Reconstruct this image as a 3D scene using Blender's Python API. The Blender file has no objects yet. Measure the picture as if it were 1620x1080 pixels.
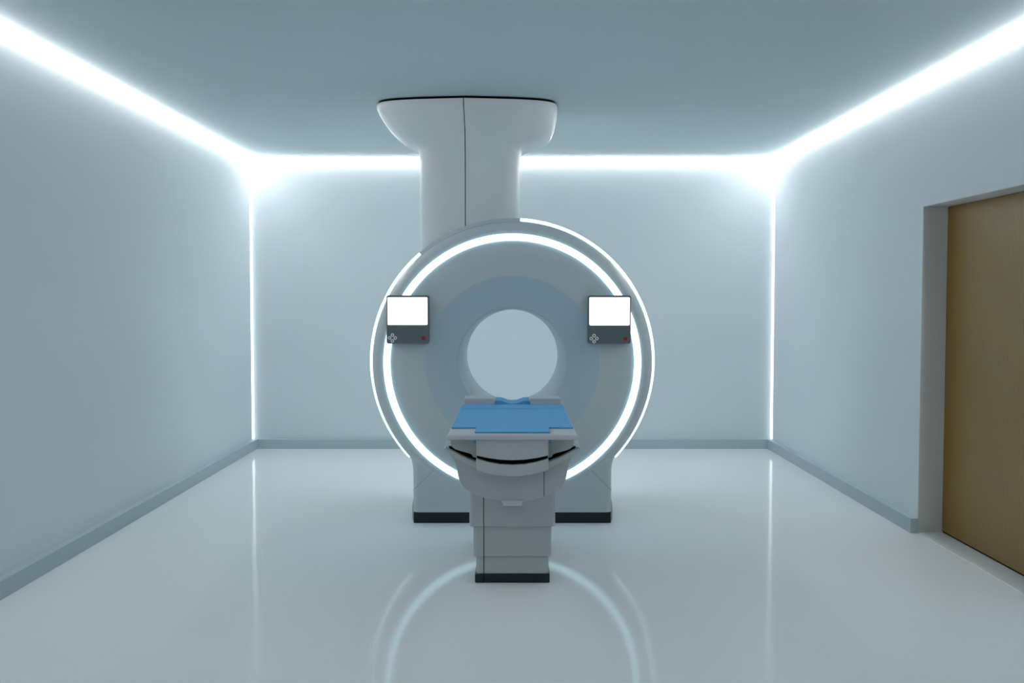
import bpy, bmesh, math
from mathutils import Vector, Matrix

C = bpy.context.scene.collection
PI = math.pi

# ------------------------------------------------------------ camera, world, exposure
cam_d = bpy.data.cameras.new('camera'); cam = bpy.data.objects.new('camera', cam_d); C.objects.link(cam)
cam_d.sensor_width = 36.0; cam_d.lens = 35.0; cam_d.clip_start = 0.05
cam_d.shift_x = -0.5/1620
cam.location = (0, 0, 1.562)
cam.rotation_euler = (PI/2 - math.atan(69/1575), 0, 0)
bpy.context.scene.camera = cam

world = bpy.data.worlds.new('world'); bpy.context.scene.world = world; world.use_nodes = True
world.node_tree.nodes['Background'].inputs[0].default_value = (0.5, 0.6, 0.65, 1)
world.node_tree.nodes['Background'].inputs[1].default_value = 0.0
vs = bpy.context.scene.view_settings
vs.view_transform = 'Standard'; vs.look = 'None'; vs.gamma = 1.0; vs.use_curve_mapping = False
vs.exposure = 0.06

STRIP = (1.0, 0.965, 0.945, 24.5)      # ceiling strips
CORNER = (0.93, 0.985, 1.0, 2.4)      # corner strips
RING = (0.52, 0.87, 1.0, 3.7)         # gantry ring
RIM = (0.66, 0.92, 1.0, 2.3)
# added fill light, unseen behind the camera, to brighten the floor and scanner
lamp_d = bpy.data.lights.new('fill_light', 'AREA'); lamp_d.shape = 'RECTANGLE'; lamp_d.size = 1.2; lamp_d.size_y = 0.6
lamp_d.energy = 16; lamp_d.color = (1.0, 0.96, 0.93)
lamp = bpy.data.objects.new('fill_light', lamp_d); C.objects.link(lamp); lamp.location = (-1.1, 0.2, 2.96)
SCREEN = (1.0, 0.96, 0.95, 1.9)

# ------------------------------------------------------------ materials
def mat(name, col, rough=0.5, spec=0.5, metal=0.0, var=0.0, scale=3.0, coat=0.0):
    m = bpy.data.materials.new(name); m.use_nodes = True
    nt = m.node_tree; b = nt.nodes['Principled BSDF']
    b.inputs['Base Color'].default_value = (*col, 1)
    b.inputs['Roughness'].default_value = rough
    b.inputs['Specular IOR Level'].default_value = spec
    b.inputs['Metallic'].default_value = metal
    b.inputs['Coat Weight'].default_value = coat
    b.inputs['Coat Roughness'].default_value = 0.08
    # faint procedural unevenness of the finish
    tc = nt.nodes.new('ShaderNodeTexCoord'); n = nt.nodes.new('ShaderNodeTexNoise')
    n.inputs['Scale'].default_value = scale; n.inputs['Detail'].default_value = 3
    nt.links.new(tc.outputs['Object'], n.inputs['Vector'])
    mr = nt.nodes.new('ShaderNodeMapRange')
    mr.inputs['To Min'].default_value = max(0, rough-0.02-var); mr.inputs['To Max'].default_value = rough+0.02+var
    nt.links.new(n.outputs['Fac'], mr.inputs['Value']); nt.links.new(mr.outputs['Result'], b.inputs['Roughness'])
    return m

def emit(name, c):
    m = bpy.data.materials.new(name); m.use_nodes = True
    b = m.node_tree.nodes['Principled BSDF']
    b.inputs['Base Color'].default_value = (0.8, 0.8, 0.8, 1)
    b.inputs['Emission Color'].default_value = (*c[:3], 1)
    b.inputs['Emission Strength'].default_value = c[3]
    return m

M_WALL = mat('wall_paint', (0.725, 0.81, 0.85), 0.75, 0.2)
M_CEIL = mat('ceiling_paint', (0.66, 0.765, 0.81), 0.8, 0.2)
M_FLOOR = mat('floor_resin', (0.79, 0.845, 0.87), 0.08, 0.02, scale=0.6)
M_BASE = mat('baseboard_vinyl', (0.47, 0.575, 0.62), 0.5, 0.3)
M_THR = mat('threshold_stone', (0.88, 0.92, 0.94), 0.35, 0.5)
M_JAMB = mat('jamb_paint', (0.70, 0.71, 0.71), 0.7, 0.2)
M_WHITE = mat('scanner_plastic', (0.60, 0.68, 0.71), 0.36, 0.45)
M_GLOSS = mat('column_plastic', (0.80, 0.86, 0.88), 0.34, 0.45)
M_BORE = mat('bore_plastic', (0.52, 0.65, 0.74), 0.35, 0.45)
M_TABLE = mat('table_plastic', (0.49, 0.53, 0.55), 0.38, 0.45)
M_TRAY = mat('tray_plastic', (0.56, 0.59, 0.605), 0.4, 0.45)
M_BLUE = mat('blue_vinyl', (0.10, 0.42, 0.78), 0.45, 0.35)
M_DARK = mat('dark_plinth', (0.004, 0.012, 0.018), 0.35, 0.4)
M_SEAM = mat('seam_shadow_gap', (0.02, 0.03, 0.035), 0.6, 0.2)
M_FSEAM = mat('fine_joint', (0.34, 0.41, 0.43), 0.6, 0.2)
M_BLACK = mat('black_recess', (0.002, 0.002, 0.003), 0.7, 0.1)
M_PANEL = mat('panel_plastic', (0.13, 0.165, 0.185), 0.35, 0.5)
M_BTN = mat('button_white', (0.95, 0.96, 0.96), 0.4, 0.4)
M_RED = mat('button_red', (0.45, 0.004, 0.004), 0.35, 0.5)
M_STRIP = emit('strip_light', STRIP); M_CORN = emit('corner_light', CORNER)
M_RING = emit('ring_light', RING); M_RIM = emit('rim_light', RIM); M_REAR = emit('rear_fill_ring', (0.75, 0.93, 1.0, 4.5)); M_SCR = emit('screen_light', SCREEN)

def door_material():
    m = bpy.data.materials.new('reeded_wood_door'); m.use_nodes = True
    nt = m.node_tree; b = nt.nodes['Principled BSDF']
    tc = nt.nodes.new('ShaderNodeTexCoord'); sp = nt.nodes.new('ShaderNodeSeparateXYZ')
    nt.links.new(tc.outputs['Object'], sp.inputs[0])
    mu = nt.nodes.new('ShaderNodeMath'); mu.operation = 'MULTIPLY'; mu.inputs[1].default_value = 2*PI/0.0165
    nt.links.new(sp.outputs['Y'], mu.inputs[0])
    si = nt.nodes.new('ShaderNodeMath'); si.operation = 'SINE'; nt.links.new(mu.outputs[0], si.inputs[0])
    mr = nt.nodes.new('ShaderNodeMapRange'); mr.inputs['From Min'].default_value = -1
    nt.links.new(si.outputs[0], mr.inputs['Value'])
    rp = nt.nodes.new('ShaderNodeValToRGB')
    rp.color_ramp.elements[0].color = (0.17, 0.088, 0.002, 1); rp.color_ramp.elements[1].color = (0.34, 0.18, 0.006, 1)
    nt.links.new(mr.outputs['Result'], rp.inputs[0]); nt.links.new(rp.outputs[0], b.inputs['Base Color'])
    bp = nt.nodes.new('ShaderNodeBump'); bp.inputs['Distance'].default_value = 0.002; bp.inputs['Strength'].default_value = 0.4
    nt.links.new(mr.outputs['Result'], bp.inputs['Height']); nt.links.new(bp.outputs[0], b.inputs['Normal'])
    b.inputs['Roughness'].default_value = 0.42; b.inputs['Specular IOR Level'].default_value = 0.95
    return m
M_DOOR = door_material()

# ------------------------------------------------------------ mesh helpers
def link(name, bm, m, parent=None, smooth=35, bevel=0.0, seg=3, origin=(0, 0, 0)):
    bmesh.ops.remove_doubles(bm, verts=bm.verts, dist=1e-6)
    bmesh.ops.recalc_face_normals(bm, faces=bm.faces)
    o = Vector(origin)
    for v in bm.verts: v.co -= o
    if smooth:
        for f in bm.faces: f.smooth = True
        for e in bm.edges:
            if len(e.link_faces) == 2 and e.calc_face_angle(0) > math.radians(smooth): e.smooth = False
    me = bpy.data.meshes.new(name); bm.to_mesh(me); bm.free(); me.materials.append(m)
    ob = bpy.data.objects.new(name, me); C.objects.link(ob); ob.location = o
    if parent: ob.parent = parent; ob.matrix_parent_inverse = Matrix.Identity(4)
    if parent: ob.location = o - world_loc(parent)
    if bevel:
        for f in me.polygons: f.use_smooth = True
        md = ob.modifiers.new('bevel', 'BEVEL'); md.width = bevel; md.segments = seg
        md.limit_method = 'ANGLE'; md.angle_limit = math.radians(40); md.harden_normals = True
    return ob

def world_loc(o):
    p = Vector((0, 0, 0))
    while o: p += o.location; o = o.parent
    return p

def thing(name, label, cat, loc, group=None):
    o = bpy.data.objects.new(name, None); C.objects.link(o); o.location = loc
    o.empty_display_size = 0.1; o['label'] = label; o['category'] = cat
    if group: o['group'] = group
    return o

def struct(name, bm, m, **k):
    o = link(name, bm, m, smooth=0, **k); o['kind'] = 'structure'; return o

def box(bm, x0, x1, y0, y1, z0, z1):
    v = [bm.verts.new((x, y, z)) for x in (x0, x1) for y in (y0, y1) for z in (z0, z1)]
    for q in ((0, 1, 3, 2), (4, 6, 7, 5), (0, 4, 5, 1), (2, 3, 7, 6), (0, 2, 6, 4), (1, 5, 7, 3)):
        bm.faces.new([v[i] for i in q])
    return bm

def B(*a):
    return box(bmesh.new(), *a)

def prism_y(bm, pts, y0, y1):
    """closed outline in X,Z pushed along Y"""
    a = [bm.verts.new((x, y0, z)) for x, z in pts]; b = [bm.verts.new((x, y1, z)) for x, z in pts]
    n = len(pts); bm.faces.new(a); bm.faces.new(b[::-1])
    for i in range(n): bm.faces.new((a[i], a[(i+1) % n], b[(i+1) % n], b[i]))
    return bm

def prism_z(bm, pts, z0, z1):
    a = [bm.verts.new((x, y, z0)) for x, y in pts]; b = [bm.verts.new((x, y, z1)) for x, y in pts]
    n = len(pts); bm.faces.new(a); bm.faces.new(b[::-1])
    for i in range(n): bm.faces.new((a[i], a[(i+1) % n], b[(i+1) % n], b[i]))
    return bm

def mirror(half):
    """half outline from x=0 side; returns the closed mirrored outline"""
    return half + [(-x, z) for x, z in reversed(half) if abs(x) > 1e-6]

def round_rect(x0, x1, y0, y1, r, seg=6):
    p = []
    for cx, cy, a0 in ((x1-r, y1-r, 0), (x0+r, y1-r, 90), (x0+r, y0+r, 180), (x1-r, y0+r, 270)):
        for i in range(seg+1):
            a = math.radians(a0 + 90*i/seg); p.append((cx+r*math.cos(a), cy+r*math.sin(a)))
    return p

GC = Vector((0, 0, 1.114))            # gantry axis height (axis runs along Y)

def smooth_profile(p, n=4):
    """Catmull-Rom through (r, y) points"""
    out = []
    for i in range(len(p)-1):
        p0 = Vector(p[max(i-1, 0)]); p1 = Vector(p[i]); p2 = Vector(p[i+1]); p3 = Vector(p[min(i+2, len(p)-1)])
        for k in range(n):
            t = k/n
            out.append(tuple(0.5*((2*p1)+(-p0+p2)*t+(2*p0-5*p1+4*p2-p3)*t*t+(-p0+3*p1-3*p2+p3)*t**3)))
    out.append(p[-1]); return out

def revolve(bm, prof, a0=0, a1=360, n=192, closed=False):
    """turn a list of (r, y) about the gantry axis; angles from +X towards +Z"""
    full = abs(a1-a0) >= 360; steps = n if full else max(4, int(n*abs(a1-a0)/360))
    rings = []
    for i in range(steps + (0 if full else 1)):
        a = math.radians(a0+(a1-a0)*i/steps)
        rings.append([bm.verts.new((r*math.cos(a), y, GC.z+r*math.sin(a))) for r, y in prof])
    m = len(prof)
    for i in range(len(rings) if full else len(rings)-1):
        A = rings[i]; D = rings[(i+1) % len(rings)]
        for j in range(m if closed else m-1): bm.faces.new((A[j], A[(j+1) % m], D[(j+1) % m], D[j]))
    if closed and not full: bm.faces.new(rings[0]); bm.faces.new(rings[-1][::-1])
    return bm

# ------------------------------------------------------------ room
W, YB, YF, H = 2.70, 10.31, -1.2, 3.0
struct('floor', B(-W-.25, W+.3, YF-.2, YB+.2, -.1, 0), M_FLOOR)
struct('ceiling', B(-W-.25, W+.3, YF-.2, YB+.2, H, H+.1), M_CEIL)
struct('wall_left', B(-W-.2, -W, YF, YB, 0, H), M_WALL)
struct('wall_back', B(-W-.2, W+.25, YB, YB+.15, 0, H), M_WALL)
struct('wall_front', B(-W-.2, W+.25, YF-.15, YF, 0, H), M_WALL)
D0, D1, DH, DX = 5.08, 6.575, 2.163, 2.862
bm = bmesh.new()
a = [(YF, 0), (D0, 0), (D0, DH), (D1, DH), (D1, 0), (YB, 0), (YB, H), (YF, H)]
va = [bm.verts.new((W, y, z)) for y, z in a]; vb = [bm.verts.new((W+.22, y, z)) for y, z in a]
bm.faces.new(va); bm.faces.new(vb[::-1])
for i in range(8): bm.faces.new((va[i], va[(i+1) % 8], vb[(i+1) % 8], vb[i]))
struct('wall_right', bm, M_WALL)
bm = bmesh.new()                                   # painted lining of the door reveal
box(bm, W+.001, DX, D1-.004, D1, 0, DH); box(bm, W+.001, DX, D0, D0+.004, 0, DH); box(bm, W+.001, DX, D0, D1, DH-.004, DH)
struct('trim_1', bm, M_JAMB)
struct('trim_2', B(W, DX+.05, D0+.004, D1-.004, 0, .003), M_THR)
d = struct('door_1', B(DX, DX+.045, D0+.006, D1-.006, .014, DH-.006), M_DOOR)
struct('door_gap_shade', B(DX+.004, DX+.045, D0+.006, D1-.006, .003, .013), M_BLACK)  # black strip put in as the shade of the gap below the door
BT, BH = .055, .098
struct('baseboard_left', B(-W, -W+BT, YF, YB, 0, BH), M_BASE)
struct('baseboard_back', B(-W+BT, W-BT, YB-BT, YB, 0, BH), M_BASE)
bm = B(W-BT, W, D1-.02, YB, 0, BH); struct('baseboard_right', bm, M_BASE)
struct('baseboard_front', B(W-BT, W, YF, D0, 0, BH), M_BASE)

# light strips: a slim triangular diffuser tucked in each edge between wall and ceiling
sh, sw = .031, .036
def strip(name, pts, axis, a0, a1, m, label, grp):
    bm = bmesh.new(); A = []; Bv = []
    for u, w in pts:
        if axis == 'y': A.append(bm.verts.new((u, a0, w))); Bv.append(bm.verts.new((u, a1, w)))
        elif axis == 'x': A.append(bm.verts.new((a0, u, w))); Bv.append(bm.verts.new((a1, u, w)))
        else: A.append(bm.verts.new((u, w, a0))); Bv.append(bm.verts.new((u, w, a1)))
    bm.faces.new(A); bm.faces.new(Bv[::-1]); n = len(pts)
    for i in range(n): bm.faces.new((A[i], A[(i+1) % n], Bv[(i+1) % n], Bv[i]))
    o = link(name, bm, m, smooth=0)
    o['label'] = label; o['category'] = 'light strip'; o['group'] = grp
    return o
G1 = 'light strips along the ceiling edges'
e = .0006
strip('light_strip', [(-W+e, H-e), (-W+sw, H-e), (-W+e, H-sh)], 'y', 2.0, YB-e, M_STRIP, 'long glowing white light strip along the top of the left wall', G1)
strip('light_strip', [(W-e, H-e), (W-sw, H-e), (W-e, H-sh)], 'y', 2.0, YB-e, M_STRIP, 'long glowing white light strip along the top of the right wall above the door', G1)
strip('light_strip', [(YB-e, H-e), (YB-sw, H-e), (YB-e, H-sh)], 'x', -W+sw+e, W-sw-e, M_STRIP, 'horizontal glowing white light strip along the top of the back wall', G1)
G2 = 'light strips in the back corners'
cw = .030
strip('light_strip', [(-W+e, YB-e), (-W+cw*.5, YB-e), (-W+e, YB-cw)], 'z', BH+e, H-sh-e, M_CORN, 'thin vertical light strip in the back left corner of the room', G2)
strip('light_strip', [(W-e, YB-e), (W-cw*.5, YB-e), (W-e, YB-cw)], 'z', BH+e, H-sh-e, M_CORN, 'thin vertical light strip in the back right corner of the room', G2)

# ------------------------------------------------------------ scanner
S = thing('mri_scanner', 'large round white scanner with glowing rings, open bore and two screens on its front', 'medical scanner', (0, 7.4, 0))
FY = 6.845                                      # front plane of the fascia
prof = smooth_profile([(.60, FY+.004), (.66, FY-.004), (.74, FY-.008), (.80, FY-.004), (.841, FY)], 5) + \
       smooth_profile([(.842, FY+.010), (.886, FY+.010)], 1) + \
       smooth_profile([(.887, FY), (.912, FY+.002), (.938, FY+.012), (.962, FY+.042), (.975, FY+.085), (.982, FY+.15), (.985, FY+.22)], 6)
link('fascia', revolve(bmesh.new(), prof), M_WHITE, S, origin=(0, FY, GC.z))
prof = smooth_profile([(.60, FY+.004), (.57, FY+.012), (.50, FY+.035), (.43, FY+.052), (.39, FY+.058)], 5)
link('bore_flare', revolve(bmesh.new(), prof), M_BORE, S, origin=(0, FY, GC.z))
prof = [(.39, FY+.058), (.382, FY+.060), (.376, FY+.066), (.3745, FY+.08), (.355, 7.83), (.362, 7.86), (.42, 7.94)]
link('bore_tube', revolve(bmesh.new(), prof), M_BORE, S, origin=(0, 7.3, GC.z))
# glowing ring set in the channel
prof = [(.842, FY+.009), (.842, FY-.005), (.845, FY-.008), (.883, FY-.008), (.886, FY-.005), (.886, FY+.009)]
link('ring_light', revolve(bmesh.new(), prof, closed=True), M_RING, S, origin=(0, FY, GC.z))
# added glowing ring on the unseen rear face, brightens the back wall
link('rear_fill_ring', revolve(bmesh.new(), [(.838, 7.938), (.838, 7.958), (.842, 7.962), (.884, 7.962), (.888, 7.958), (.888, 7.938)], closed=True), M_REAR, S, origin=(0, 7.95, GC.z))
# drum body
RY = FY+.22
prof = [(.985, RY), (1.009, RY+.0255), (1.010, RY+.03), (1.010, 7.86), (.99, 7.92), (.94, 7.945), (.42, 7.94)]
link('drum_shell', revolve(bmesh.new(), prof), M_WHITE, S, origin=(0, 7.6, GC.z))
rp = [(.9945, RY), (1.010, RY), (1.012, RY+.003), (1.012, RY+.022), (1.009, RY+.025), (.9945, RY+.025)]
rc = [(.984, RY-.012), (1.002, RY-.006), (1.012, RY+.006), (1.012, RY+.022), (1.009, RY+.025), (.986, RY+.025)]
a_r = math.degrees(math.acos(.056/1.007)); a_l = math.degrees(math.acos(-.656/1.007)); a_e = math.degrees(math.acos(.735/1.007))
link('rim_light', revolve(bmesh.new(), rp, -a_e, a_r, closed=True), M_RIM, S, origin=(0, RY, GC.z))
link('rim_light', revolve(bmesh.new(), rp, a_l, 180+a_e, closed=True), M_RIM, S, origin=(0, RY, GC.z))
link('rim_cover', revolve(bmesh.new(), rc, a_r+.05, a_l-.05, closed=True), M_WHITE, S, origin=(0, RY, GC.z))
# top cover joint: a fine curved line with a short end mark at each side
bm = revolve(bmesh.new(), [(.970, FY+.066), (.9725, FY+.068), (.9745, FY+.074), (.972, FY+.076)], 46, 134, closed=True)
link('cover_joint', bm, M_FSEAM, S, origin=(0, FY+.17, GC.z+1))
for s in (45.6, 133.9):
    bm = revolve(bmesh.new(), [(.968, FY+.070), (.973, FY+.070), (.9765, FY+.087), (.9835, FY+.15), (.9862, FY+.219), (.98, FY+.219), (.972, FY+.12)], s, s+.35, closed=True)
    link('cover_joint', bm, M_SEAM, S, origin=(0, FY+.3, GC.z+.7))

# pedestal with rounded shoulders, dark plinth
PY = FY+.006
def ped_outline(yb):
    return round_rect(-.703, .703, PY, yb, .045, 6)
bm = bmesh.new()
levels = [(.076, .690, 0), (.33, .690, 0), (.38, .692, 0), (.415, .697, 0), (.44, .704, .002), (.455, .709, .012), (.465, .712, .035), (.472, .713, .09)]
rings = []
for z, hw, dy in levels:
    rings.append([bm.verts.new((x*hw/.690, y, z)) for x, y in round_rect(-.690, .690, PY+dy, 7.90, .045, 6)])
for A, D in zip(rings, rings[1:]):
    for i in range(len(A)): bm.faces.new((A[i], A[(i+1) % len(A)], D[(i+1) % len(A)], D[i]))
bm.faces.new(rings[0])
bm.faces.new(rings[-1][::-1])
# cut the pedestal to the region outside the ring channel
ped = link('pedestal', bm, M_WHITE, S, origin=(0, 7.4, .0))
cutter = revolve(bmesh.new(), [(.0, PY-.2), (.905, PY-.2), (.905, PY+.09), (.0, PY+.09)], n=128)
bmesh.ops.remove_doubles(cutter, verts=cutter.verts, dist=1e-5); bmesh.ops.recalc_face_normals(cutter, faces=cutter.faces)
cme = bpy.data.meshes.new('cut'); cutter.to_mesh(cme); cutter.free()
cob = bpy.data.objects.new('cut', cme); C.objects.link(cob)
md = ped.modifiers.new('ring_opening', 'BOOLEAN'); md.object = cob; md.operation = 'DIFFERENCE'; md.solver = 'EXACT'
bpy.context.view_layer.update()
dg = bpy.context.evaluated_depsgraph_get()
nm = bpy.data.meshes.new_from_object(ped.evaluated_get(dg)); ped.modifiers.clear()
old = ped.data; ped.data = nm; nm.name = 'pedestal'
bpy.data.objects.remove(cob); bpy.data.meshes.remove(cme); bpy.data.meshes.remove(old)
link('plinth', prism_z(bmesh.new(), round_rect(-.686, .686, PY+.004, 7.88, .012, 3), 0, .076), M_DARK, S, origin=(0, 7.4, 0))
for sg in (-1, 1):                                  # rounded side skirts beside the plinth
    pts = [(sg*.691, .0), (sg*.699, .015), (sg*.701, .09), (sg*.697, .135), (sg*.691, .16)]
    link('side_skirt', prism_y(bmesh.new(), pts if sg > 0 else pts[::-1], PY+.05, 7.86), M_WHITE, S, origin=(sg*.7, 7.4, 0))
    # fine diagonal joint line on the lower front
    x0, z0, x1, z1 = sg*.500, .415, sg*.689, .228
    n = Vector((z1-z0, 0, -(x1-x0))).normalized()*.0016
    bm = bmesh.new()
    q = [(x0+n.x, z0+n.z), (x1+n.x, z1+n.z), (x1-n.x, z1-n.z), (x0-n.x, z0-n.z)]
    link('front_joint', prism_y(bm, q, PY-.0008, PY+.002), M_FSEAM, S, origin=(sg*.6, PY, .3))

# control panels with a lit screen, four round arrow buttons and a red button
def control_panel(x0, x1, z0, z1):
    y0, y1 = 6.772, FY+.03
    p = prism_y(bmesh.new(), round_rect(x0, x1, z0, z1, .014, 5), y0, y1)
    P = link('control_panel', p, M_PANEL, S, bevel=.004, seg=2, origin=((x0+x1)/2, y0, (z0+z1)/2))
    px = (x1-x0)/67.5
    X = lambda u: x0+u*px
    Z = lambda v: z1-v*px
    s = prism_y(bmesh.new(), round_rect(X(2.0), X(65.4), Z(47.2), Z(3.2), .007, 4), y0-.0025, y0+.001)
    link('screen', s, M_SCR, P, origin=(X(33), y0, Z(25)))
    for du, dv in ((0, -4.7), (0, 4.7), (-4.5, 0), (4.5, 0)):
        b = bmesh.new(); cx, cz = X(9.5+du), Z(68+dv); R = 2.75*px; r = 1.3*px; N = 20; vv = []
        for i in range(N):
            a = 2*PI*i/N; vv.append([b.verts.new((cx+q*math.cos(a), y, cz+q*math.sin(a))) for q, y in ((R, y0+.001), (R, y0-.003), (r, y0-.003), (r, y0+.001))])
        for i in range(N):
            for j in range(4): b.faces.new((vv[i][j], vv[i][(j+1) % 4], vv[(i+1) % N][(j+1) % 4], vv[(i+1) % N][j]))
        link('arrow_button', b, M_BTN, P, origin=(cx, y0, cz))
    b = bmesh.new(); cx, cz = X(59), Z(68.3); N = 20; R = 3.2*px
    prism_y(b, [(cx+R*math.cos(2*PI*i/N), cz+R*math.sin(2*PI*i/N)) for i in range(N)], y0-.006, y0+.001)
    rb = link('stop_button', b, M_RED, P, origin=(cx, y0, cz), bevel=.002, seg=2); rb['label'] = 'round red button'
control_panel(-.8565, -.5685, 1.2500, 1.5795)
control_panel(.5155, .8070, 1.2500, 1.5795)

# ------------------------------------------------------------ ceiling column
K = thing('ceiling_column', 'wide white column flaring out at the ceiling, rising behind the round scanner', 'column', (-.31, 7.57, 2.1))
def col_ring(bm, xl, xr, yf, yb, z, vee, n=96, e=5.0, conform=False):
    cx, cy = (xl+xr)/2, (yf+yb)/2; hw, hd = (xr-xl)/2, (yb-yf)/2; out = []
    for i in range(n):
        a = 2*PI*(i+.0)/n; c, s = math.cos(a), math.sin(a)
        x = cx+hw*math.copysign(abs(c)**(2/e), c); y = cy+hd*math.copysign(abs(s)**(2/e), s)
        if s < 0: y += vee*min(1, abs(x-cx)/hw)*abs(s)
        zz = z
        if conform: zz = GC.z+math.sqrt(max(.01, 1.0135**2-x*x))
        out.append(bm.verts.new((x, y, zz)))
    return out
# (z, left, right, front, back, vee, exponent)
lv = [(2.982, -1.000, .330, 7.150, 8.05, .075, 4.2), (2.970, -1.008, .335, 7.148, 8.06, .075, 4.2), (2.945, -1.004, .336, 7.150, 8.06, .075, 4.2),
      (2.910, -.990, .334, 7.155, 8.05, .072, 4.2), (2.860, -.965, .330, 7.163, 8.03, .068, 4.2), (2.800, -.928, .318, 7.172, 8.0, .06, 4.2),
      (2.745, -.882, .300, 7.182, 7.97, .05, 4.2), (2.700, -.835, .268, 7.192, 7.94, .042, 4.4), (2.665, -.785, .200, 7.202, 7.92, .034, 4.6),
      (2.640, -.735, .120, 7.209, 7.905, .028, 4.8), (2.618, -.702, .076, 7.213, 7.9, .024, 5), (2.590, -.688, .062, 7.215, 7.9, .022, 5.2), (2.53, -.681, .057, 7.216, 7.9, .02, 5.5), (2.35, -.680, .057, 7.216, 7.9, .02, 6)]
lv = [(z+(.042*min(1, max(0, (2.985-z)/.30)) if z > 2.55 else 0),)+tuple(q) for z, *q in lv]
bm = bmesh.new(); rings = [col_ring(bm, a, b, f, k, z, v, e=ex) for z, a, b, f, k, v, ex in lv]
rings.append(col_ring(bm, -.680, .057, 7.216, 7.85, 2.1, .02, e=6, conform=True))
for A, D in zip(rings, rings[1:]):
    for i in range(96): bm.faces.new((A[i], A[(i+1) % 96], D[(i+1) % 96], D[i]))
bm.faces.new(rings[0])
link('column_cover', bm, M_GLOSS, K, smooth=60, origin=(-.31, 7.57, 2.1))
bm = bmesh.new(); A = col_ring(bm, -.992, .322, 7.158, 8.03, 2.9815, .075, e=4.2); D = col_ring(bm, -.992, .322, 7.158, 8.03, 2.9995, .075, e=4.2)
for i in range(96): bm.faces.new((A[i], A[(i+1) % 96], D[(i+1) % 96], D[i]))
bm.faces.new(A); bm.faces.new(D[::-1])
link('ceiling_gap_shade', bm, M_BLACK, K, origin=(-.33, 7.57, 2.99))  # black slab standing in for the shadow gap between flare and ceiling
# joint between the two front panels, following the profile
bm = bmesh.new(); pv = None
def front_y(i, x):
    z, a, b, f, k, v, ex = lv[i]; cx = (a+b)/2; hw = (b-a)/2; hd = (k-f)/2; t = min(1, abs(x-cx)/hw)
    sn = (1-t**ex)**(1/ex)
    return (f+k)/2-hd*sn+v*t*sn**(ex/2)
path = [(-.3445, front_y(i, -.3445), lv[i][0]) for i in range(len(lv))]
xs = [-.3475, -.3475, -.347, -.346, -.344, -.342, -.340, -.339]+[-.339]*20
path = [(xs[i], front_y(i, xs[i]), p[2]) for i, p in enumerate(path)]+[(-.339, path[-1][1], GC.z+math.sqrt(1.0145**2-.339**2))]
for x, y, z in path:
    cur = [bm.verts.new(q) for q in ((x-.0028, y-.0012, z), (x+.0028, y-.0012, z), (x+.0028, y+.006, z), (x-.0028, y+.006, z))]
    if pv:
        for j in range(4): bm.faces.new((pv[j], pv[(j+1) % 4], cur[(j+1) % 4], cur[j]))
    else: bm.faces.new(cur)
    pv = cur
bm.faces.new(pv[::-1])
link('panel_joint', bm, M_SEAM, K, origin=(-.339, 7.2, 2.5))

# ------------------------------------------------------------ patient table
T = thing('patient_table', 'white patient table with blue mattress on a stepped pedestal in front of the scanner', 'table', (0, 5.8, 0))
def section(name, hw, y0, y1, z0, z1, m, r=.02):
    return link(name, prism_z(bmesh.new(), round_rect(-hw, hw, y0, y1, r, 5), z0, z1), m, T, bevel=.004, seg=2, origin=(0, 5.8, z0))
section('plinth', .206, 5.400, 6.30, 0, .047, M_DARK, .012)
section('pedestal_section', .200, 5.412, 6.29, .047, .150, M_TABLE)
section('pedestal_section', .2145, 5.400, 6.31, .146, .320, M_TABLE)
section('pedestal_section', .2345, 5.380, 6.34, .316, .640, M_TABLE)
bm = bmesh.new()
for y, z0, z1 in ((5.3995, .004, .0475), (5.4115, .0475, .1465), (5.3995, .1465, .3165), (5.3795, .3165, .60)):
    box(bm, -.1585, -.1545, y, y+.004, z0, z1)
link('panel_joint', bm, M_BLACK, T, smooth=0, origin=(-.156, 5.39, .3))

# belly: rounded keel-shaped housing
half = [(0, .536), (.05, .5375), (.10, .544), (.15, .556), (.19, .570), (.222, .586), (.245, .603), (.259, .622), (.268, .643), (.274, .665),
        (.280, .70), (.289, .735), (.306, .768), (.343, .800), (.343, .812)]
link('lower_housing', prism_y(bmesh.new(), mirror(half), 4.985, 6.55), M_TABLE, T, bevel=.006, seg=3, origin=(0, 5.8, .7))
link('housing_joint', B(.1585, .1615, 4.9840, 4.99, .562, .70), M_BLACK, T, smooth=0, origin=(.16, 4.99, .65))
link('latch_tab', prism_y(bmesh.new(), [(-.055, .545), (.055, .545), (.046, .516), (-.046, .516)], 4.970, 5.08), M_TRAY, T, bevel=.003, origin=(0, 5, .53))

def arc(pts_h):      # mirrored open curve
    return [(-x, z) for x, z in reversed(pts_h) if x > 1e-6]+pts_h
# bumper: crescent band wrapping the front
lo = [(0, .6815), (.05, .684), (.10, .693), (.15, .706), (.187, .719), (.225, .736), (.262, .757), (.30, .782), (.341, .812)]
hi = [(0, .722), (.05, .724), (.10, .731), (.15, .742), (.187, .753), (.225, .768), (.262, .785), (.30, .805), (.336, .817)]
out = arc(lo)+arc(hi)[::-1]
link('bumper', prism_y(bmesh.new(), out, 4.905, 4.985), M_TABLE, T, bevel=.007, seg=3, origin=(0, 4.95, .75))
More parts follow.
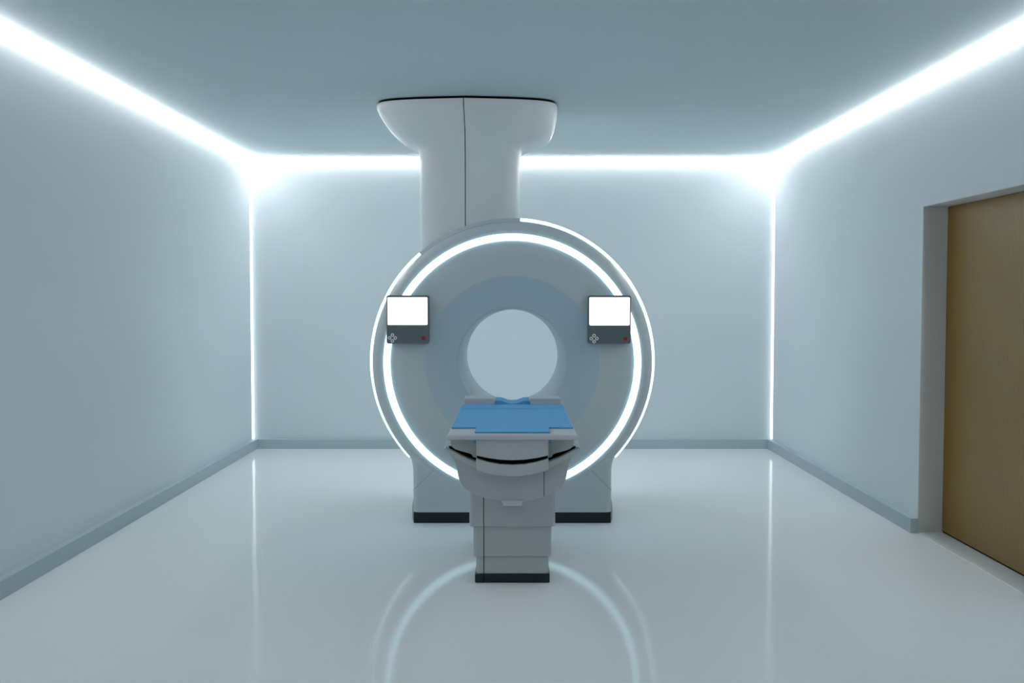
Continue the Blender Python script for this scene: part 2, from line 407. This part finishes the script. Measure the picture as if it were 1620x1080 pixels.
# upper housing: side wings under the tray
whalf = [(0, .742), (.06, .744), (.12, .752), (.178, .765), (.196, .769), (.203, .782), (.215, .788), (.25, .797), (.285, .808), (.302, .822), (.307, .840), (.308, .8685)]
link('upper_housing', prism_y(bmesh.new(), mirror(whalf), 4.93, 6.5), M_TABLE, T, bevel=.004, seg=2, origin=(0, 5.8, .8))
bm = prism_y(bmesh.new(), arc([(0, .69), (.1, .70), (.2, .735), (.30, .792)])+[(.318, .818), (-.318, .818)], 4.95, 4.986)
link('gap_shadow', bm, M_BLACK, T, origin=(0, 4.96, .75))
# centre block with a curved slot
cb = arc([(0, .7680), (.06, .7705), (.12, .779), (.1775, .7915)])+[(.1775, .8705), (-.1775, .8705)]
link('front_panel', prism_y(bmesh.new(), cb, 4.842, 4.93), M_TABLE, T, bevel=.003, seg=2, origin=(0, 4.85, .83))
cl = arc([(0, .6885), (.05, .691), (.10, .6985), (.15, .7105), (.1775, .7205)])+arc([(0, .7445), (.06, .748), (.12, .759), (.1775, .7765)])[::-1]
link('front_panel', prism_y(bmesh.new(), cl, 4.842, 4.94), M_TABLE, T, bevel=.003, seg=2, origin=(0, 4.85, .72))
cs = arc([(0, .740), (.06, .743), (.12, .753), (.174, .768)])+arc([(0, .772), (.06, .775), (.12, .783), (.174, .797)])[::-1]
link('slot', prism_y(bmesh.new(), cs, 4.868, 4.935), M_BLACK, T, origin=(0, 4.87, .77))
for sg in (-1, 1):
    a, b = sorted((sg*.179, sg*.190))
    link('clip', B(a, b, 4.862, 4.90, .848, .869), M_BLUE, T, origin=(sg*.184, 4.87, .86))

# tray, mattress, head blocks and headrest
link('tray', B(-.318, .318, 4.826, 6.45, .8695, .894), M_TRAY, T, bevel=.008, seg=4, origin=(0, 5.6, .87))
mp = [(-.186, 4.893), (.186, 4.893), (.186, 5.062), (.311, 5.062), (.311, 5.905), (-.311, 5.905), (-.311, 5.062), (-.186, 5.062)]
link('mattress', prism_z(bmesh.new(), mp, .894, .9025), M_BLUE, T, bevel=.0015, seg=2, origin=(0, 5.6, .9))
link('mattress', B(-.311, .311, 5.922, 6.155, .894, .9025), M_BLUE, T, bevel=.0015, seg=2, origin=(0, 6.0, .9))
for sg in (-1, 1):
    a, b = sorted((sg*.113, sg*.300))
    link('head_block', B(a, b, 6.157, 6.345, .894, .938), M_TRAY, T, bevel=.003, seg=2, origin=(sg*.2, 6.25, .9))
hp = arc([(0, .9050), (.02, .9060), (.04, .911), (.06, .919), (.071, .9225), (.107, .9225)])+[(.107, .8945), (-.107, .8945)]
link('headrest', prism_y(bmesh.new(), hp, 6.175, 6.40), M_BLUE, T, bevel=.001, seg=1, origin=(0, 6.25, .9))
